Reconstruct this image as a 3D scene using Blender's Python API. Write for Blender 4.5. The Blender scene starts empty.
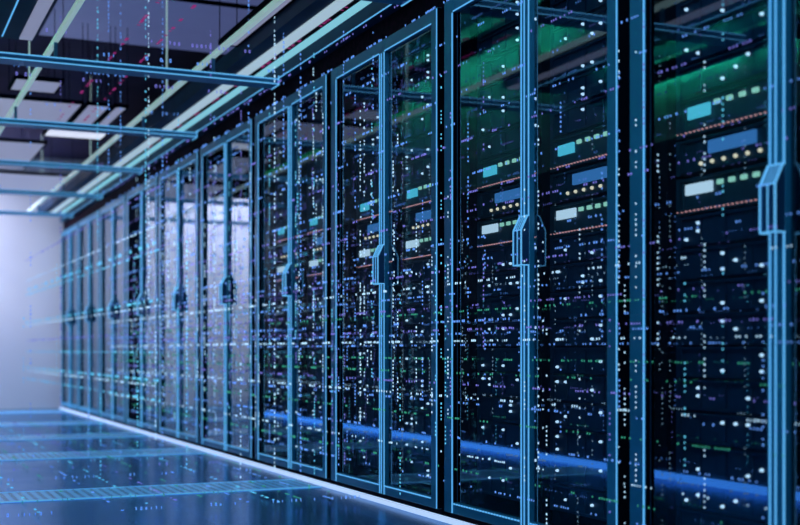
import bpy, math, random
from mathutils import Vector
R = random.Random(11)
sc = bpy.context.scene
COL = sc.collection

# ------------------------------------------------------------------ materials
def mat(name, base=(0.5, 0.5, 0.5), rough=0.5, metal=0.0, emit=None, es=0.0, spec=0.5, sample=True):
    m = bpy.data.materials.new(name)
    m.use_nodes = True
    b = m.node_tree.nodes['Principled BSDF']
    b.inputs['Base Color'].default_value = (*base, 1)
    b.inputs['Roughness'].default_value = rough
    b.inputs['Metallic'].default_value = metal
    b.inputs['Specular IOR Level'].default_value = spec
    if emit:
        b.inputs['Emission Color'].default_value = (*emit, 1)
        b.inputs['Emission Strength'].default_value = es
        if not sample:
            m.cycles.emission_sampling = 'NONE'
    return m

def noisy(m, scale, c1, c2, coord='Object', sx=(1, 1, 1)):
    nt = m.node_tree
    b = nt.nodes['Principled BSDF']
    tc = nt.nodes.new('ShaderNodeTexCoord')
    mp = nt.nodes.new('ShaderNodeMapping')
    mp.inputs['Scale'].default_value = sx
    n = nt.nodes.new('ShaderNodeTexNoise')
    n.inputs['Scale'].default_value = scale
    r = nt.nodes.new('ShaderNodeValToRGB')
    r.color_ramp.elements[0].position = 0.35
    r.color_ramp.elements[1].position = 0.65
    r.color_ramp.elements[0].color = (*c1, 1)
    r.color_ramp.elements[1].color = (*c2, 1)
    nt.links.new(tc.outputs[coord], mp.inputs['Vector'])
    nt.links.new(mp.outputs['Vector'], n.inputs['Vector'])
    nt.links.new(n.outputs['Fac'], r.inputs['Fac'])
    nt.links.new(r.outputs['Color'], b.inputs['Base Color'])
    return m

FRAME = noisy(mat('frame_metal', rough=0.35, metal=0.2), 3, (0.022, 0.22, 0.40), (0.032, 0.27, 0.46))
CARC = mat('carcass_black', (0.004, 0.005, 0.012), 0.9, spec=0.05)
HEAD = noisy(mat('header_black', rough=0.9, spec=0.1), 40, (0.006, 0.003, 0.008), (0.03, 0.006, 0.02))
SERV = noisy(mat('server_dark', rough=0.45, metal=0.2), 25, (0.012, 0.045, 0.10), (0.016, 0.06, 0.125))
SERVD = noisy(mat('server_panel', rough=0.45, metal=0.2), 30, (0.015, 0.06, 0.09), (0.02, 0.08, 0.11))
HANDLE = mat('handle_metal', (0.02, 0.10, 0.25), 0.35, 0.5)
EDGE = mat('edge_glow', (0.02, 0.1, 0.3), 0.4, 0, (0.12, 0.50, 0.95), 0.88, sample=False)  # emission imitates cyan highlights along the edges, not a lamp
EDGE2 = mat('bar_edge_glow', (0.02, 0.1, 0.3), 0.4, 0, (0.13, 0.52, 0.95), 0.85, sample=False)  # same imitated highlight glow, for bars and handles
DARKP = mat('blanking_panel', (0.004, 0.010, 0.03), 0.95, spec=0.02)
CYAN = mat('lcd_cyan', (0.02, 0.1, 0.1), 0.4, 0, (0.10, 0.62, 0.80), 0.95, sample=False)
BLUE = mat('lcd_blue', (0.02, 0.05, 0.1), 0.4, 0, (0.05, 0.20, 0.50), 0.9, sample=False)
WHITE = mat('lcd_white', (0.1, 0.1, 0.1), 0.4, 0, (0.60, 0.74, 0.86), 1.1, sample=False)
LGREEN = mat('led_green', (0.02, 0.1, 0.05), 0.4, 0, (0.40, 0.80, 0.62), 0.9, sample=False)
LWARM = mat('led_warm', (0.1, 0.1, 0.05), 0.4, 0, (0.95, 0.78, 0.55), 1.1, sample=False)
LRED = mat('led_red', (0.1, 0.02, 0.02), 0.4, 0, (0.9, 0.38, 0.38), 0.75, sample=False)
LWHITE = mat('led_white', (0.1, 0.1, 0.1), 0.4, 0, (0.60, 0.80, 1.0), 1.3, sample=False)
TRAY = noisy(mat('tray_blue', rough=0.6, spec=0.2), 4, (0.008, 0.03, 0.08), (0.012, 0.045, 0.11))
DIFA = mat('diffuser_lilac', (0.5, 0.5, 0.5), 0.5, 0, (0.34, 0.47, 0.56), 1.0)
DIFB = mat('diffuser_cyan', (0.5, 0.5, 0.5), 0.5, 0, (0.20, 0.52, 0.62), 1.0)
BAR = mat('bar_blue', (0.05, 0.24, 0.46), 0.4, 0.2)
RAIL = mat('rail_pale_glow', (0.80, 0.88, 0.84), 0.4, 0, (0.30, 0.44, 0.42), 0.75)  # emission makes the rails look lit; they are no lamps
PANELD = noisy(mat('roof_panel_dim', rough=0.5, emit=(0.055, 0.070, 0.18), es=1.0), 2, (0.2, 0.2, 0.3), (0.25, 0.25, 0.35))
PANELG = mat('roof_panel_grey', (0.3, 0.3, 0.35), 0.5, 0, (0.20, 0.21, 0.32), 1.0)
PANELB = mat('roof_panel_bright', (0.5, 0.5, 0.5), 0.5, 0, (0.70, 0.74, 0.90), 1.0)
WASH = mat('wall_fill_lamp', (0.5, 0.5, 0.5), 0.5, 0, (0.76, 0.79, 1.0), 18.0)  # added lamp out of view, brightens the end wall
NEARL = mat('near_fill_lamp', (0.5, 0.5, 0.5), 0.5, 0, (0.24, 0.72, 1.0), 3.4)  # added fill lamp, brightens the cabinet frames
FASC = noisy(mat('fascia_grey', rough=0.6), 2, (0.36, 0.38, 0.40), (0.44, 0.46, 0.48))
GREENP = mat('green_light', (0.02, 0.1, 0.05), 0.5, 0, (0.01, 0.55, 0.30), 44.0)
GREENQ = mat('green_lamp_strong', (0.02, 0.1, 0.05), 0.5, 0, (0.01, 0.50, 0.30), 60.0)
GREENS = mat('green_strip', (0.02, 0.1, 0.05), 0.5, 0, (0.01, 0.62, 0.26), 0.8)
KICKB = mat('kick_light_blue', (0.02, 0.05, 0.2), 0.5, 0, (0.05, 0.28, 1.0), 3.2)
WALL = noisy(mat('wall_paint', rough=0.8), 1.2, (0.66, 0.67, 0.76), (0.74, 0.75, 0.82))
CEIL = noisy(mat('ceiling_black', rough=0.9), 2, (0.03, 0.022, 0.08), (0.045, 0.032, 0.11))
WALLD = noisy(mat('wall_navy', rough=0.5), 2, (0.012, 0.022, 0.05), (0.016, 0.032, 0.065))

# glass with a real coating: clear, tinted, mirror-like towards grazing angles
def glass_mat(name, tint, ior, gl=(0.82, 0.92, 1.0)):
    m = bpy.data.materials.new(name)
    m.use_nodes = True
    nt = m.node_tree
    nt.nodes.remove(nt.nodes['Principled BSDF'])
    out = nt.nodes['Material Output']
    fr = nt.nodes.new('ShaderNodeFresnel'); fr.inputs['IOR'].default_value = ior
    tr = nt.nodes.new('ShaderNodeBsdfTransparent'); tr.inputs['Color'].default_value = (*tint, 1)
    go = nt.nodes.new('ShaderNodeBsdfGlossy')
    go.inputs['Color'].default_value = (*gl, 1); go.inputs['Roughness'].default_value = 0.03
    mx = nt.nodes.new('ShaderNodeMixShader')
    geo = nt.nodes.new('ShaderNodeNewGeometry')     # reflect once, at the outer surface of the pane
    inv = nt.nodes.new('ShaderNodeMath'); inv.operation = 'SUBTRACT'; inv.inputs[0].default_value = 1.0
    mul = nt.nodes.new('ShaderNodeMath'); mul.operation = 'MULTIPLY'
    nt.links.new(geo.outputs['Backfacing'], inv.inputs[1])
    nt.links.new(inv.outputs[0], mul.inputs[0]); nt.links.new(fr.outputs['Fac'], mul.inputs[1])
    nt.links.new(mul.outputs[0], mx.inputs['Fac'])
    nt.links.new(tr.outputs['BSDF'], mx.inputs[1])
    nt.links.new(go.outputs['BSDF'], mx.inputs[2])
    nt.links.new(mx.outputs['Shader'], out.inputs['Surface'])
    return m
GLASS = glass_mat('door_glass', (0.82, 0.92, 0.97), 2.3)

# glossy raised floor with 0.6 m tile seams
def floor_mat():
    m = mat('floor_gloss', (0.012, 0.05, 0.10), 0.22, 0.60, spec=0.6)
    m.node_tree.nodes['Principled BSDF'].inputs['Specular Tint'].default_value = (0.22, 0.55, 1.0, 1)
    nt = m.node_tree
    b = nt.nodes['Principled BSDF']
    tc = nt.nodes.new('ShaderNodeTexCoord')
    br = nt.nodes.new('ShaderNodeTexBrick')
    br.offset = 0.0
    br.inputs['Scale'].default_value = 1.0
    br.inputs['Brick Width'].default_value = 0.6
    br.inputs['Row Height'].default_value = 0.6
    br.inputs['Mortar Size'].default_value = 0.006
    br.inputs['Color1'].default_value = (0.02, 0.19, 0.34, 1)
    br.inputs['Color2'].default_value = (0.018, 0.175, 0.31, 1)
    br.inputs['Mortar'].default_value = (0.05, 0.27, 0.52, 1)
    nt.links.new(tc.outputs['Object'], br.inputs['Vector'])
    nt.links.new(br.outputs['Color'], b.inputs['Base Color'])
    n = nt.nodes.new('ShaderNodeTexNoise'); n.inputs['Scale'].default_value = 3.0
    mr = nt.nodes.new('ShaderNodeMapRange')
    mr.inputs['To Min'].default_value = 0.14; mr.inputs['To Max'].default_value = 0.26
    nt.links.new(tc.outputs['Object'], n.inputs['Vector'])
    nt.links.new(n.outputs['Fac'], mr.inputs['Value'])
    nt.links.new(mr.outputs['Result'], b.inputs['Roughness'])
    return m
FLOOR = floor_mat()

# sheet metal punched with a dot pattern
def punched(name, metal, hole, pitch, rad, emit=None, es=0, rough=0.35, metallic=0.4):
    m = mat(name, metal, rough, metallic)
    nt = m.node_tree
    b = nt.nodes['Principled BSDF']
    tc = nt.nodes.new('ShaderNodeTexCoord')
    v = nt.nodes.new('ShaderNodeTexVoronoi')
    v.inputs['Scale'].default_value = 1.0 / pitch
    v.inputs['Randomness'].default_value = 0.0
    lt = nt.nodes.new('ShaderNodeMath'); lt.operation = 'LESS_THAN'; lt.inputs[1].default_value = rad
    mx = nt.nodes.new('ShaderNodeMixRGB')
    mx.inputs[1].default_value = (*metal, 1); mx.inputs[2].default_value = (*hole, 1)
    nt.links.new(tc.outputs['Object'], v.inputs['Vector'])
    nt.links.new(v.outputs['Distance'], lt.inputs[0])
    nt.links.new(lt.outputs[0], mx.inputs['Fac'])
    nt.links.new(mx.outputs['Color'], b.inputs['Base Color'])
    if emit:
        mx2 = nt.nodes.new('ShaderNodeMixRGB')
        mx2.inputs[1].default_value = (*emit, 1); mx2.inputs[2].default_value = (0, 0, 0, 1)
        nt.links.new(lt.outputs[0], mx2.inputs['Fac'])
        nt.links.new(mx2.outputs['Color'], b.inputs['Emission Color'])
        b.inputs['Emission Strength'].default_value = es
    return m
GRILLE = punched('grille_plate_glow', (0.2, 0.5, 0.8), (0.02, 0.08, 0.2), 0.04, 0.32, (0.035, 0.15, 0.36), 0.8)  # weak emission paints a blue glow onto the plates
GRIM = mat('grille_border_glow', (0.3, 0.7, 0.9), 0.3, 0.0, (0.08, 0.32, 0.72), 0.75, sample=False)  # border glow painted by emission, no light fitting
KICKW = punched('kick_light_white', (0.6, 0.65, 0.75), (0.03, 0.05, 0.1), 0.02, 0.25, (0.44, 0.60, 0.88), 1.0)

# ------------------------------------------------------------------ mesh helpers
class MB:
    def __init__(s):
        s.v = []; s.f = []
    def hexa(s, p):                       # 8 corners, bottom ring then top ring
        o = len(s.v); s.v += [tuple(q) for q in p]
        s.f += [(o, o+3, o+2, o+1), (o+4, o+5, o+6, o+7), (o, o+1, o+5, o+4),
                (o+1, o+2, o+6, o+5), (o+2, o+3, o+7, o+6), (o+3, o, o+4, o+7)]
        return s
    def box(s, x0, x1, y0, y1, z0, z1):
        return s.hexa([(x0, y0, z0), (x1, y0, z0), (x1, y1, z0), (x0, y1, z0),
                       (x0, y0, z1), (x1, y0, z1), (x1, y1, z1), (x0, y1, z1)])
    def prism_y(s, prof, y0, y1):         # profile in (x, z) pushed along y
        o = len(s.v); n = len(prof)
        s.v += [(x, y0, z) for x, z in prof] + [(x, y1, z) for x, z in prof]
        s.f += [tuple(range(o, o+n)), tuple(range(o+2*n-1, o+n-1, -1))]
        s.f += [(o+i, o+n+i, o+n+(i+1) % n, o+(i+1) % n) for i in range(n)]
        return s
    def bar(s, a, b, w):                  # square bar between two points
        a = Vector(a); b = Vector(b); d = (b-a).normalized()
        u = d.cross(Vector((0, 0, 1)) if abs(d.z) < 0.9 else Vector((0, 1, 0))).normalized()*w/2
        t = d.cross(u).normalized()*w/2
        return s.hexa([a-u-t, a+u-t, a+u+t, a-u+t, b-u-t, b+u-t, b+u+t, b-u+t])
    def disc_x(s, x0, x1, y, z, r, n=10): # short cylinder along x, domed face towards -x
        o = len(s.v)
        for (x, q) in ((x1, r), (x0+(x1-x0)*0.45, r), (x0, r*0.6)):
            s.v += [(x, y+q*math.cos(6.2832*i/n), z+q*math.sin(6.2832*i/n)) for i in range(n)]
        for k in (0, 1):
            s.f += [(o+k*n+i, o+k*n+(i+1) % n, o+(k+1)*n+(i+1) % n, o+(k+1)*n+i) for i in range(n)]
        s.f += [tuple(o+2*n+i for i in range(n)), tuple(o+n-1-i for i in range(n))]
        return s
    def mesh(s, name, m, bevel=0):
        me = bpy.data.meshes.new(name)
        me.from_pydata(s.v, [], s.f)
        import bmesh
        bm = bmesh.new(); bm.from_mesh(me)
        bmesh.ops.recalc_face_normals(bm, faces=bm.faces)
        if bevel:
            bmesh.ops.bevel(bm, geom=list(bm.edges), offset=bevel, segments=2, affect='EDGES', profile=0.6, clamp_overlap=True)
        bm.to_mesh(me); bm.free()
        me.materials.append(m)
        return me
    def build(s, name, m, parent=None, loc=(0, 0, 0), bevel=0):
        return put(name, s.mesh(name, m, bevel), parent, loc)

def put(name, data, parent=None, loc=(0, 0, 0)):
    o = bpy.data.objects.new(name, data)
    COL.objects.link(o)
    o.location = loc
    if parent: o.parent = parent
    return o
def tag(o, label=None, cat=None, group=None, kind=None):
    if label: o['label'] = label
    if cat: o['category'] = cat
    if group: o['group'] = group
    if kind: o['kind'] = kind
    return o
def empty(name, loc, label, cat, group=None):
    o = put(name, None, None, loc); o.empty_display_size = 0.1
    return tag(o, label, cat, group)
def copy_tree(o, parent=None, loc=None):
    c = o.copy(); COL.objects.link(c)
    if parent is not None: c.parent = parent
    if loc is not None: c.location = loc
    for ch in o.children: copy_tree(ch, c)
    return c

# ------------------------------------------------------------------ dimensions (metres)
W = 2.0            # face of the cabinet row
PITCH = 1.2
Y0 = 2.893         # joint between the nearest cabinet and the next one
YEND = Y0 + 9*PITCH
WL = 0.35          # face of the wall across the aisle
CEILZ = 2.8

# ------------------------------------------------------------------ setting
tag(MB().box(-1.6, 3.3, -1.6, 14.0, -0.1, 0).build('floor', FLOOR), kind='structure')
tag(MB().box(-1.6, 3.3, -1.6, 14.0, CEILZ, CEILZ+0.1).build('ceiling', CEIL), kind='structure')
tag(MB().box(-1.6, 3.3, 13.85, 14.0, 0, CEILZ).build('wall_end', WALL), kind='structure')
tag(MB().box(-1.6, 3.3, -1.6, -1.5, 0, CEILZ).build('wall_near', WALLD), kind='structure')
tag(MB().box(3.15, 3.3, -1.5, 13.85, 0, CEILZ).build('wall_right', WALLD), kind='structure')
tag(MB().box(-1.6, -1.45, -1.5, 13.85, 0, CEILZ).build('wall_outer', WALLD), kind='structure')
wl = MB()
for k in range(7):
    a = 3.75+k*1.18
    wl.box(WL-0.12, WL, a+0.006, a+1.174, 0.0, 1.7)
    wl.box(WL-0.12, WL-0.02, a-0.006, a+0.006, 0.0, 1.7)
tag(wl.build('wall_left', WALLD), kind='structure')
tag(MB().box(WL-0.12, WL, 3.744, 12.0, 1.70, CEILZ).build('wall_left_fascia', FASC), kind='structure')
tag(MB().box(WL, WL+0.02, 3.75, 12.0, 0.0, 0.036).build('baseboard_left', KICKB), kind='structure')
bb = MB().box(1.988, 2.0, 1.5, YEND, 0.0, 0.021)
tag(bb.build('baseboard_right', KICKW), kind='structure')

# ------------------------------------------------------------------ server cabinets
ORD = ['nearest', 'second', 'third', 'fourth', 'fifth', 'sixth', 'seventh', 'eighth', 'ninth', 'farthest']
def ring(y0, y1, z0, z1, s0, s1, r0, r1, x0, x1):
    b = MB()
    b.box(x0, x1, y0, y0+s0, z0, z1); b.box(x0, x1, y1-s1, y1, z0, z1)
    b.box(x0+0.001, x1-0.001, y0+s0, y1-s1, z0, z0+r0); b.box(x0+0.001, x1-0.001, y0+s0, y1-s1, z1-r1, z1)
    return b
# local frame: origin on the floor at the far joint of the cabinet, -y runs towards the camera (d = distance from far joint)
def make_cabinet(loc):
    root = empty('server_cabinet', loc, 'x', 'server cabinet', 'glass-door server cabinets along the aisle')
    c = MB()
    x0, x1 = 0.034, 1.0
    c.box(x0-0.013, x1, -0.048, -0.030, 0.04, 1.955)        # far side
    c.box(x0-0.013, x1, -1.170, -1.152, 0.04, 1.955)        # near side
    c.box(x1-0.02, x1, -1.152, -0.048, 0.04, 1.955)   # back
    c.box(x0, x1-0.02, -1.152, -0.048, 0.04, 0.06)    # bottom
    c.box(x0, x1-0.02, -1.152, -0.048, 1.935, 1.955)  # top
    c.box(0.06, 0.10, -0.122, -0.048, 0.06, 1.935)    # mounting rails
    c.box(0.06, 0.10, -0.642, -0.608, 0.06, 1.935)
    c.box(0.06, 0.10, -1.152, -1.128, 0.06, 1.935)
    c.build('carcass', CARC, root)
    MB().box(0.03, 1.0, -1.2, 0.0, 1.957, 2.06).build('header', HEAD, root)
    MB().box(0.02, 1.0, -1.165, -0.035, 0.0, 0.04).build('plinth', CARC, root)
    for side in (0, 1):
        if side == 0: a, b_, s0, s1 = -0.638, -0.030, 0.036, 0.075     # far door
        else:         a, b_, s0, s1 = -1.170, -0.640, 0.055, 0.024     # near door
        d = ring(a, b_, 0.038, 1.955, s0, s1, 0.042, 0.055, 0.0, 0.020).build('door', FRAME, root, bevel=0.0015)
        if side == 1: MB().box(0.002, 0.020, a-0.0015, a, 0.04, 1.953).build('shade_strip', CARC, d)  # dark strip painting the shade in the gap between cabinets
        g = MB().box(0.015, 0.018, a+s0-0.004, b_-s1+0.004, 0.076, 1.905).build('glass_pane', GLASS, d)
        if side == 0:
            MB().box(0.0015, 0.0145, b_-s1-0.003, b_-s1, 0.080, 1.90).build('shade_strip', CARC, d)  # dark strip painting the recess shade beside the far post
        e = MB()
        if side == 0:
            e.box(-0.003, 0.001, b_-s1+0.003, b_-s1+0.008, 0.04, 1.9)
            e.box(-0.003, 0.001, a+0.004, a+0.007, 0.04, 1.9)
            e.box(-0.003, 0.001, a+0.024, a+0.027, 0.04, 1.9)
        else:
            e.box(-0.003, 0.001, a+0.002, a+0.005, 0.04, 1.95)
            e.box(-0.003, 0.001, b_-0.023, b_-0.019, 0.04, 1.9)
        e.build('edge_glow', EDGE, d)  # glowing lines stand in for highlights on the stiles
        MB().box(-0.002, 0.001, a+s0, b_-s1, 1.902, 1.906).build('trim_glow', EDGE, d)  # glowing line imitating a highlight under the top rail
        e = MB()
        for k in range(24):
            t = a+s0+(b_-s1-a-s0)*(k+0.5)/24
            e.box(-0.002, 0.001, t-0.006, t+0.006, 0.072, 0.077)
        e.build('dotted_trim', EDGE, d)
        if side == 0:
            prof = [(0.0, 1.088), (0.0, 0.925), (-0.030, 0.925), (-0.030, 1.040), (-0.006, 1.088)]
            h = MB().prism_y(prof, -0.664, -0.612).build('handle', HANDLE, d, bevel=0.002)
            e = MB()
            for yy in (-0.664, -0.612):
                q = [(p[0]-0.001, yy, p[1]) for p in prof]
                for i in range(1, 4): e.bar(q[i], q[i+1], 0.004)
                e.bar(q[4], q[0], 0.004)
            for i in (2, 3, 4): e.bar((prof[i][0]-0.001, -0.664, prof[i][1]), (prof[i][0]-0.001, -0.612, prof[i][1]), 0.004)
            for k in range(4):
                t = -0.660+k*0.012
                e.bar((-0.0295, t+0.006, 1.044), (-0.009, t+0.006, 1.085), 0.002)
            e.bar((-0.0305, -0.638, 0.925), (-0.0305, -0.638, 1.04), 0.003)
            e.build('edge_glow', EDGE2, d)  # highlight lines of the handle, drawn as glowing bars
    return root

cab_labels = [
    'nearest blue-framed glass server cabinet, only its far door inside the picture',
    'second-nearest glass server cabinet, directly beside the nearest, broad green glare across its top',
    'third server cabinet from the near end, between the second-nearest and the fourth',
    'fourth server cabinet from the near end, last one with displays showing',
    'fifth server cabinet from the near end, first with bright pale reflections in its glass',
    'sixth server cabinet from the near end, pale glass, just before the dark-door one',
    'seventh server cabinet from the near end, with one black door pane',
    'eighth server cabinet from the near end, just beyond the black-door one',
    'second-last blurred server cabinet before the pale end wall',
    'last blurred server cabinet, standing against the pale end wall',
]
cabs = []
proto = make_cabinet((W, Y0, 0))
for k in range(10):
    c = proto if k == 0 else copy_tree(proto, None, (W, Y0+k*PITCH, 0))
    c['label'] = cab_labels[k]
    cabs.append(c)
# the black pane of the seventh cabinet's far door: a blanking panel in front of the glass
dk = [o for o in cabs[6].children if o.name.startswith('door')][0]
tag(MB().box(0.011, 0.0145, -0.602, -0.109, 0.08, 1.90).build('blanking_panel', DARKP, dk), 'black panel filling the door opening')

# ------------------------------------------------------------------ rack servers
SW = 0.48
def chassis(h, kind):
    b = MB()
    b.box(0.004, 0.70, -SW+0.012, -0.012, 0.002, h-0.002)
    b.box(0.0, 0.006, -0.020, 0.0, 0.001, h-0.001)             # rack ears
    b.box(0.0, 0.006, -SW, -SW+0.020, 0.001, h-0.001)
    b.box(-0.004, 0.004, -SW+0.022, -0.022, h-0.010, h-0.004)  # lip
    if kind == 'dark':
        b.box(-0.002, 0.004, -SW+0.030, -0.030, 0.006, 0.012)
        for k in range(4):
            y = -0.06-k*0.105
            b.box(0.0, 0.004, y-0.048, y-0.044, 0.014, h-0.014)
    else:
        b.box(-0.002, 0.004, -SW+0.022, -0.022, 0.003, 0.008)
        b.box(-0.003, 0.004, -0.034, -0.028, 0.012, h-0.014)
    return b.mesh('chassis', SERV if kind == 'dark' else SERVD)
XS = 0.09    # server faces sit this far behind the door face
M_led_w = MB().disc_x(-0.005, 0.004, 0, 0, 0.0047).mesh('status_led', LWHITE)
M_led_r = MB().disc_x(-0.003, 0.004, 0, 0, 0.0024, 8).mesh('red_led', LRED)
M_led_y = MB().disc_x(-0.004, 0.004, 0, 0, 0.0055, 12).mesh('warm_led', LWARM)
M_led_g = MB().box(-0.004, 0.004, -0.0105, 0.0105, -0.0065, 0.0065).mesh('green_led', LGREEN, bevel=0.002)
def screen(w, h, m): return MB().box(-0.005, 0.004, -w/2, w/2, -h/2, h/2).mesh('display', m, bevel=0.002)
M_cyan, M_blue, M_white = screen(0.092, 0.034, CYAN), screen(0.188, 0.035, BLUE), screen(0.112, 0.030, WHITE)
HA, HB, HC, HD = 0.11, 0.098, 0.106, 0.0905
MA, MBm, MC, MD = chassis(HA, 'a'), chassis(HB, 'b'), chassis(HC, 'c'), chassis(HD, 'dark')

def led_row(root, z):
    for k in range(26):
        put('red_led', M_led_r, root, (0, -0.008-k*0.0178, z))
def make_a(loc):
    r = empty('rack_server', loc, 'x', 'server', 'servers with a cyan display')
    put('chassis', MA, r); put('display', M_cyan, r, (0, -0.102, 0.064))
    for k in range(4): put('green_led', M_led_g, r, (0, -0.178-k*0.0505, 0.077))
    led_row(r, 0.013); return r
def make_b(loc):
    r = empty('rack_server', loc, 'x', 'server', 'servers with a wide blue display')
    put('chassis', MBm, r); put('display', M_blue, r, (0, -0.238, 0.062))
    for k in range(6): put('warm_led', M_led_y, r, (0, -0.108-k*0.0475, 0.023))
    return r
def make_c(loc):
    r = empty('rack_server', loc, 'x', 'server', 'servers with a white display')
    put('chassis', MC, r); put('display', M_white, r, (0, -0.102, 0.070))
    for k in range(4): put('green_led', M_led_g, r, (0, -0.190-k*0.0475, 0.077))
    led_row(r, 0.012); return r
protoA = protoB = protoC = None
CN = ['the nearest cabinet', 'the second-nearest cabinet', 'the third cabinet', 'the fourth cabinet']
NTH = ['first', 'second', 'third', 'fourth', 'fifth', 'sixth', 'seventh', 'eighth', 'ninth', 'tenth']
COLS = (0.045, 0.097, 0.199, 0.252, 0.300, 0.352, 0.425)
for k in range(4):
    for half in (0, 1):
        if k == 0 and half == 1: continue
        yb = Y0+k*PITCH-(0.125 if half == 0 else 0.645)
        where = '%s door of %s' % ('left' if half == 0 else 'right', CN[k])
        x = W+XS
        for kind, z, txt in (('A', 1.235, 'cyan display and red light row'), ('B', 1.132, 'wide blue display and warm lights'),
                             ('C', 1.018, 'white display and green lights')):
            loc = (x, yb, z)
            if kind == 'A':
                if protoA is None: protoA = o = make_a(loc)
                else: o = copy_tree(protoA, None, loc)
            elif kind == 'B':
                if protoB is None: protoB = o = make_b(loc)
                else: o = copy_tree(protoB, None, loc)
            else:
                if protoC is None: protoC = o = make_c(loc)
                else: o = copy_tree(protoC, None, loc)
            o['label'] = 'server with %s behind %s' % (txt, where)
        for grp, n, zs in (('below', 10, [1.018-HD*(i+1) for i in range(10)]), ('above', 6, [1.345+HD*i for i in range(6)])):
            for i in range(n):
                if zs[i]+HD > 1.93 or zs[i] < 0.06: continue
                o = empty('rack_server', (x, yb, zs[i]), '%s dark server %s the %s-display server, %s' % (NTH[i], grp, 'white' if grp == 'below' else 'cyan', where),
                          'server', 'plain dark servers with white status lights')
                put('chassis', MD, o)
                slots = [(c, r) for c in COLS for r in (0.024, 0.044, 0.066)]
                R.shuffle(slots)
                for (cy, rz) in slots[:R.choice((2, 3, 3, 4))]:
                    put('status_led', M_led_w, o, (0, -cy, rz))

# ------------------------------------------------------------------ overhead light troughs, bars, rails, roof panels
t = empty('light_trough', (0, 0, 2.06), 'long blue light trough with two pale strips, resting on top of the cabinet row', 'ceiling light')
h = MB()
h.box(1.976, 2.25, 3.3, YEND-0.1, 0.0, 0.066); h.box(1.75, 2.25, 3.3, YEND-0.1, 0.068, 0.15)
h.build('housing', TRAY, t)
MB().box(1.827, 1.886, 3.32, YEND-0.12, 0.060, 0.069).build('diffuser', DIFA, t)
tag(MB().box(1.907, 1.968, 3.32, YEND-0.12, 0.060, 0.069).build('diffuser', DIFB, t), 'cyan tinted diffuser strip')
MB().box(1.888, 1.905, 3.32, YEND-0.12, 0.052, 0.0675).build('divider', CARC, t)
MB().box(1.972, 1.9755, 3.32, YEND-0.12, 0.0, 0.004).build('edge_glow', EDGE, t)  # painted highlight along the lower trough edge
t = empty('light_trough', (0, 0, 2.06), 'dark blue overhead trough with one pale strip, top left corner', 'ceiling light')
MB().box(WL, 0.742, 3.75, 5.94, 0.06, 0.15).build('housing', TRAY, t)
MB().box(0.672, 0.730, 3.78, 5.90, 0.052, 0.061).build('diffuser', PANELG, t)
MB().box(0.592, 0.598, 3.78, 5.90, 0.056, 0.061).build('edge_glow', EDGE, t)  # glowing line in place of a trough edge highlight

BARY = [4.31, 5.98, 7.65, 9.32, 11.0, 12.67]
blab = ['nearest blue cross bar, only its end showing above the third cabinet',
        'lowest-hanging looking blue cross bar nearest the viewer, spanning the top of the picture',
        'second full blue cross bar over the aisle, ending at the cabinet header',
        'third full blue cross bar over the aisle, between the second and fourth',
        'fourth full blue cross bar over the aisle, before the blurred last bar',
        'last blurred pale cyan cross bar before the end wall']
blab[1] = 'first full blue cross bar over the aisle, largest and closest'
for y, l in zip(BARY, blab):
    b = empty('cross_bar', (WL, y, 2.02), l, 'overhead bar', 'bars across the aisle')
    far = y > 12
    x0 = 0.0
    if far: x0 = -1.79
    MB().box(x0, 1.612, -0.06, 0.06, 0.0, 0.03).build('beam', BAR, b, bevel=0.003)
    e = MB()
    e.box(x0, 1.612, -0.064, -0.058, 0.024, 0.030); e.box(x0, 1.612, -0.064, -0.058, 0.0, 0.005)
    e.box(1.608, 1.614, -0.064, 0.06, -0.003, 0.003); e.box(1.608, 1.614, -0.066, -0.060, 0.0, 0.045)
    e.build('edge_glow', EDGE2, b)  # bright bar edges imitated with glowing lines
    for xx in (0.5, 1.28): MB().box(xx-0.008, xx+0.008, -0.008, 0.008, 0.03, 0.1145).build('hanger', BAR, b)

for x, l in ((0.851, 'thin pale overhead rail on the left, running away above the bars'),
             (1.629, 'thin pale overhead rail beside the cabinet-side light trough')):
    r = MB().box(x-0.011, x+0.011, 3.8, 13.6, 2.135, 2.16)
    for y in (4.4, 7, 9.6, 12.4): r.box(x-0.004, x+0.004, y-0.004, y+0.004, 2.16, 2.80)
    tag(r.build('ceiling_rail', RAIL), l, 'overhead rail', 'thin overhead rails')

def panel(x0, x1, y0, y1, z, m, label):
    p = empty('roof_panel', ((x0+x1)/2, (y0+y1)/2, z), label, 'ceiling panel', 'panels of the aisle roof')
    a, b = (x1-x0)/2, (y1-y0)/2
    MB().box(-a+0.012, a-0.012, -b+0.012, b-0.012, 0.004, 0.02).build('sheet', m, p)
    f = MB()
    f.box(-a, a, -b, -b+0.012, 0, 0.025); f.box(-a, a, b-0.012, b, 0, 0.025)
    f.box(-a, -a+0.012, -b, b, 0, 0.025); f.box(a-0.012, a, -b, b, 0, 0.025)
    for sx in (-1, 1):
        for sy in (-1, 1):
            f.box(sx*(a-0.006)-0.002, sx*(a-0.006)+0.002, sy*(b-0.006)-0.002, sy*(b-0.006)+0.002, 0.025, CEILZ-z)
    f.build('frame', CARC, p)
panel(1.05, 2.46, 7.10, 8.28, 2.74, PANELD, 'large dim lilac ceiling panel above the first full cross bar')
panel(1.05, 2.46, 5.60, 7.04, 2.74, PANELD, 'dim lilac ceiling panel at the top edge, nearer than the large one')
panel(1.64, 1.742, 3.6, 5.92, 2.19, PANELG, 'narrow pale roof strip beside the right-hand thin rail')
panel(0.80, 1.08, 7.25, 7.60, 2.22, PANELG, 'short pale roof panel just before the second full cross bar')
panel(0.72, 1.29, 7.84, 8.62, 2.22, PANELG, 'grey lilac roof panel behind the second cross bar, leftmost of three')
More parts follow.
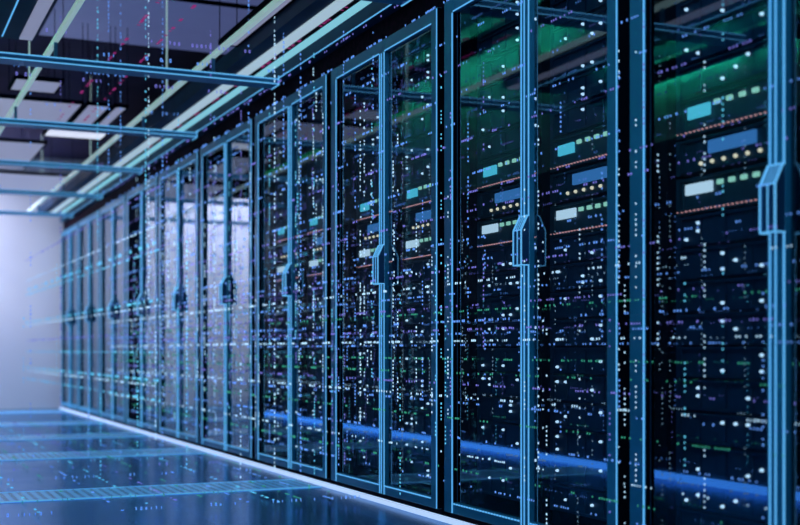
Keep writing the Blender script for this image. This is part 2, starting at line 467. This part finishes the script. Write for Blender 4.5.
panel(1.31, 1.465, 7.84, 8.62, 2.22, PANELG, 'grey lilac roof panel behind the second cross bar, middle of three')
panel(1.485, 1.575, 7.84, 8.62, 2.22, PANELG, 'narrow grey lilac roof panel behind the second cross bar, rightmost of three')
panel(1.20, 1.63, 8.82, 9.12, 2.22, PANELB, 'small bright white roof panel before the third cross bar')
panel(0.92, 1.28, 9.45, 10.9, 2.22, PANELG, 'pale roof panel between the third and fourth cross bars')
panel(0.8, 1.74, 11.15, 12.5, 2.22, PANELG, 'pale blurred roof panel beyond the fourth cross bar')
p = empty('fill_lamp', (-0.5, 12.8, 2.66), 'unseen shaded lamp panel added over the far end of the aisle, lighting the pale end wall', 'ceiling light')  # added out of view to light the end wall
MB().box(-0.9, 1.35, -0.72, 0.80, 0.0, 0.02).build('diffuser', WASH, p)
MB().box(-0.9, 1.37, -0.75, 0.82, 0.02, 0.14).build('housing', CARC, p)
MB().box(-0.9, 1.60, -0.77, -0.75, -0.44, 0.14).build('shield', CARC, p)  # added baffle, keeps the lamp's reflection out of the door glass
p = empty('fill_lamp', (0.2, 1.2, 2.70), 'unseen fill lamp added over the near end of the aisle, above the viewer', 'ceiling light')  # unseen lamp added to brighten the frames
MB().box(-0.5, 0.9, -1.6, 1.6, 0.0, 0.02).build('diffuser', NEARL, p)
MB().box(-0.53, 0.93, -1.63, 1.63, 0.02, 0.10).build('housing', CARC, p)

# green lamps on the wall across the aisle, mirrored by the door glass
def lamp(y0, y1, z, label, m, drop, off=0.0):
    r = empty('wall_lamp', (WL, (y0+y1)/2, z), label, 'wall light', 'green lamps mirrored in the door glass')
    a = (y1-y0)/2
    MB().box(0.030+off, 0.046+off, -a+0.03, a-0.03, -0.008, 0.008).build('lamp_tube', m, r)
    MB().box(0.085+off, 0.092+off, -a, a, -0.035-drop, 0.035).build('shade', CARC, r)
    for y in (-a, a): MB().box(0.0, 0.092+off, y-0.004, y+0.004, -0.035-drop, 0.035).build('end_cap', CARC, r)
    b = MB()
    for y in (-a+0.1, 0, a-0.1): b.box(0.0, 0.086+off, y-0.01, y+0.01, 0.010, 0.018)
    b.build('bracket', CARC, r)
lamp(3.95, 5.5, 2.03, 'shaded green wall lamp mirrored in the top of the nearest cabinet', GREENP, 0.03)
lamp(5.6, 8.2, 2.56, 'shaded green wall lamp mirrored in the top of the second-nearest cabinet', GREENQ, 0.05, 0.13)
r = empty('wall_lamp', (WL, 9.5, 2.39), 'thin green strip light mirrored across the third and fourth cabinets', 'wall light', 'green lamps mirrored in the door glass')
MB().box(0.0, 0.02, -2.0, 2.0, 0, 0.04).build('housing', CARC, r)
MB().box(0.018, 0.028, -1.98, 1.98, 0.01, 0.03).build('diffuser', GREENS, r)

# ------------------------------------------------------------------ perforated floor grilles
glab = ['nearest perforated blue floor strip across the aisle', 'second-nearest perforated floor strip across the aisle',
        'third perforated floor strip across the aisle', 'fourth perforated floor strip across the aisle', 'last floor strip at the foot of the end wall']
for (y0, y1), l in zip(((5.32, 5.66), (7.36, 7.76), (9.0, 9.4), (10.75, 11.15), (12.9, 13.3)), glab):
    g = empty('floor_grille', (0, (y0+y1)/2, 0), l, 'floor grille', 'perforated floor strips')
    a = (y1-y0)/2
    MB().box(0.40, 1.965, -a, a, 0.0, 0.003).build('plate', GRILLE, g)
    f = MB(); f.box(0.38, 1.97, -a-0.012, -a, 0, 0.005); f.box(0.38, 1.97, a, a+0.012, 0, 0.005)
    f.build('border', GRIM, g)

# ------------------------------------------------------------------ drifting digits of light
class Digits:
    def __init__(s): s.b = MB()
    def glyph(s, p, u, v, n, h):
        p = Vector(p); u = Vector(u); v = Vector(v); n = Vector(n)
        t = h*0.16; w = h*0.55; d = n*0.0015
        def seg(a0, a1, b0, b1):
            q = [p+u*a0+v*b0, p+u*a1+v*b0, p+u*a1+v*b1, p+u*a0+v*b1]
            s.b.hexa([x-d for x in q]+[x+d for x in q])
        k = R.random()
        if k < 0.5:
            seg(w*0.5-t*0.6, w*0.5+t*0.6, 0, h)
            if k < 0.2: seg(w*0.5-t*2, w*0.5-t*0.6, h*0.75, h*0.75+t)
        else:
            seg(0, t, 0, h); seg(w-t, w, 0, h); seg(t, w-t, 0, t); seg(t, w-t, h-t, h)
    def row(s, start, step, n, u, v, nn, h, fill=0.6, runs=True, grow=0):
        on = R.random() < 0.6; left = R.randint(3, 14)
        for i in range(n):
            left -= 1
            if left <= 0 and runs: on = not on; left = R.randint(2, 12)
            if (on or not runs) and R.random() < fill:
                p = Vector(start)+Vector(step)*i
                s.glyph(p, u, v, nn, h*R.uniform(0.8, 1.15)*(1 if not grow else min(2.2, (p.y/2.8)**grow)))
U, V, N = (0, -1, 0), (0, 0, 1), (-1, 0, 0)
def digits_mat(name, c, e): return mat(name, (0, 0, 0), 0.6, 0, c, e, sample=False)
D = {'blue': Digits(), 'white': Digits(), 'violet': Digits(), 'green': Digits(), 'cyan': Digits(), 'magenta': Digits()}
XD = 1.935
# rows along the doors
for z, c in [(0.17, 'blue'), (0.215, 'green'), (0.27, 'white'), (0.33, 'blue'), (0.40, 'green'), (0.455, 'blue'), (0.475, 'white'), (0.52, 'violet'),
             (0.56, 'green'), (0.61, 'green'), (0.66, 'blue'), (0.675, 'white'), (0.70, 'blue'), (0.715, 'violet'), (0.745, 'blue'), (0.78, 'green'),
             (0.80, 'violet'), (0.845, 'blue'), (0.88, 'white'), (0.93, 'violet'), (0.955, 'blue'), (1.03, 'blue'), (1.13, 'violet'),
             (1.19, 'violet'), (1.26, 'blue'), (1.38, 'violet'), (1.45, 'blue'), (1.55, 'blue'), (1.66, 'violet'), (1.76, 'blue'), (1.90, 'blue'), (2.02, 'violet')]:
    D[c].row((XD+R.uniform(-0.02, 0.02), 10.5, z), (0, -0.0125, 0), 680, U, V, N, R.uniform(0.0048, 0.0062), 0.5, True, 0.8)
# streams falling down the doors
for k in range(120):
    y = R.uniform(2.2, 9.5); c = R.choice(('white', 'white', 'blue', 'cyan', 'violet'))
    z0 = R.uniform(0.05, 0.6); n = R.randint(40, 115)
    D[c].row((XD+R.uniform(-0.03, 0.03), y, z0), (0, 0, 0.0145), n, U, V, N, 0.0052, 0.6, True, 0.8)
# streams hanging in the aisle
def at(px, y):
    a = math.radians(24.1)+math.atan((px-400)/1200)
    return y*math.tan(a)
for px, y, c, z0, z1 in ((97, 6.4, 'cyan', 1.2, 2.7), (108, 6.2, 'blue', 1.6, 2.6), (120, 6.4, 'blue', 1.5, 2.6), (145, 6.0, 'cyan', 1.2, 2.6), (148, 6.0, 'white', 0.9, 2.6),
                         (162, 6.0, 'blue', 0.1, 2.5), (88, 6.2, 'blue', 0.05, 0.6), (100, 6.1, 'cyan', 0.02, 0.5), (137, 6.0, 'cyan', 0.1, 0.7), (155, 5.9, 'white', 0.1, 0.8),
                         (248, 5.4, 'blue', 1.2, 2.5), (274, 5.3, 'white', 0.1, 2.3), (283, 5.3, 'blue', 1.5, 2.2), (300, 5.1, 'blue', 0.1, 2.0), (210, 5.6, 'violet', 0.4, 2.2),
                         (60, 6.4, 'violet', 0.1, 2.4), (30, 6.4, 'blue', 0.3, 2.0), (186, 5.7, 'cyan', 0.05, 1.2), (240, 5.4, 'white', 0.05, 0.6)):
    D[c].row((at(px, y), y, z0), (0, 0, 0.021), int((z1-z0)/0.021), (1, 0, 0), V, (0, -1, 0), 0.011, 0.7, px in (108, 248, 210, 60, 30))
for k in range(18):
    px = R.uniform(5, 330); y = R.uniform(5.2, 6.6) if px > 150 else R.uniform(6.2, 8.0); z0 = R.uniform(0.05, 1.3)
    D[R.choice(('blue', 'cyan', 'violet', 'white', 'blue'))].row((at(px, y), y, z0), (0, 0, 0.02), R.randint(20, 40), (1, 0, 0), V, (0, -1, 0), 0.010, 0.6)
# rows along the aisle axis, further off
for x, z, c, h in ((1.5, 1.24, 'cyan', 0.022), (1.5, 1.20, 'cyan', 0.012), (1.5, 1.34, 'white', 0.010), (1.5, 0.63, 'cyan', 0.010), (1.5, 0.47, 'cyan', 0.015), (1.5, 0.44, 'white', 0.012),
                   (1.5, 0.92, 'cyan', 0.016), (1.5, 0.89, 'white', 0.01), (1.5, 1.55, 'violet', 0.012), (1.5, 0.36, 'cyan', 0.012), (1.5, 0.74, 'violet', 0.012)):
    D[c].row((x, 12.6, z), (0, -h*0.95, 0), int(6.0/(h*0.95)), U, V, N, h, 0.6)
# rows lying over the floor
for x, c in ((0.62, 'cyan'), (0.805, 'green'), (0.93, 'blue'), (1.065, 'cyan'), (1.2, 'violet'), (1.33, 'green'), (1.46, 'blue'), (1.58, 'cyan'), (1.70, 'green'), (1.82, 'blue'), (1.9, 'green')):
    D[c].row((x, 11.0, 0.012), (0, -0.026, 0), 240, U, (1, 0, 0), (0, 0, 1), 0.011, 0.45)
for y, c in ((4.7, 'blue'), (5.1, 'green'), (6.0, 'blue'), (6.5, 'violet'), (6.9, 'cyan'), (8.3, 'blue')):
    D[c].row((0.45, y, 0.02), (0.02, 0, 0), 74, (1, 0, 0), V, (0, -1, 0), 0.012, 0.5)
# rows under the roof
for x, c in ((1.17, 'magenta'), (1.33, 'magenta'), (1.80, 'magenta')):
    D[c].row((x, 8.3, 2.17 if x < 1.7 else 2.05), (0, -0.022, 0), 170, U, (1, 0, 0), (0, 0, 1), 0.015, 0.6)
for y, z, c in ((5.6, 2.0, 'blue'), (5.7, 2.11, 'violet'), (6.6, 2.14, 'blue'), (6.3, 2.03, 'violet'), (7.0, 2.03, 'blue'), (8.6, 1.95, 'violet'), (8.9, 1.8, 'blue')):
    D[c].row((0.7, y, z), (0.022, 0, 0), 56, (1, 0, 0), V, (0, -1, 0), 0.016, 0.5)
spec = {'blue': ((0.12, 0.32, 0.95), 1.1, 'tiny glowing blue digits drifting in rows and streams before the cabinets'),
        'white': ((0.45, 0.74, 1.0), 1.15, 'tiny glowing white digits falling in streams before the cabinets'),
        'violet': ((0.20, 0.20, 0.80), 0.9, 'tiny glowing violet digits scattered over aisle and doors'),
        'green': ((0.05, 0.45, 0.30), 0.75, 'tiny glowing green digits in rows over floor and doors'),
        'cyan': ((0.12, 0.60, 0.92), 1.1, 'tiny glowing cyan digits in long rows down the aisle'),
        'magenta': ((0.45, 0.03, 0.25), 0.6, 'tiny glowing magenta digits in slanting rows under the roof')}
for c, d in D.items():
    me = bpy.data.meshes.new('floating_digits'); me.from_pydata(d.b.v, [], d.b.f)
    me.materials.append(digits_mat('digits_'+c, spec[c][0], spec[c][1]))
    tag(put('floating_digits', me), spec[c][2], 'glowing digits', 'floating digits', 'stuff')

# ------------------------------------------------------------------ camera, world, view
cam = bpy.data.cameras.new('camera')
co = put('camera', cam, None, (0, 0, 0.642))
co.rotation_euler = (math.radians(90), 0, -math.radians(24.1))
cam.sensor_width = 36; cam.lens = 54; cam.shift_y = 88.5/800
cam.clip_start = 0.05
cam.dof.use_dof = True; cam.dof.focus_distance = 4.4; cam.dof.aperture_fstop = 2.2
sc.camera = co
w = bpy.data.worlds.new('world'); sc.world = w; w.use_nodes = True
w.node_tree.nodes['Background'].inputs['Color'].default_value = (0.01, 0.02, 0.05, 1)
w.node_tree.nodes['Background'].inputs['Strength'].default_value = 1.0
sc.view_settings.view_transform = 'Standard'
sc.view_settings.look = 'None'
sc.view_settings.exposure = 0.0
sc.view_settings.gamma = 1.0
sc.view_settings.use_curve_mapping = False
sc.cycles.use_denoising = True
sc.cycles.max_bounces = 8
sc.cycles.transparent_max_bounces = 12
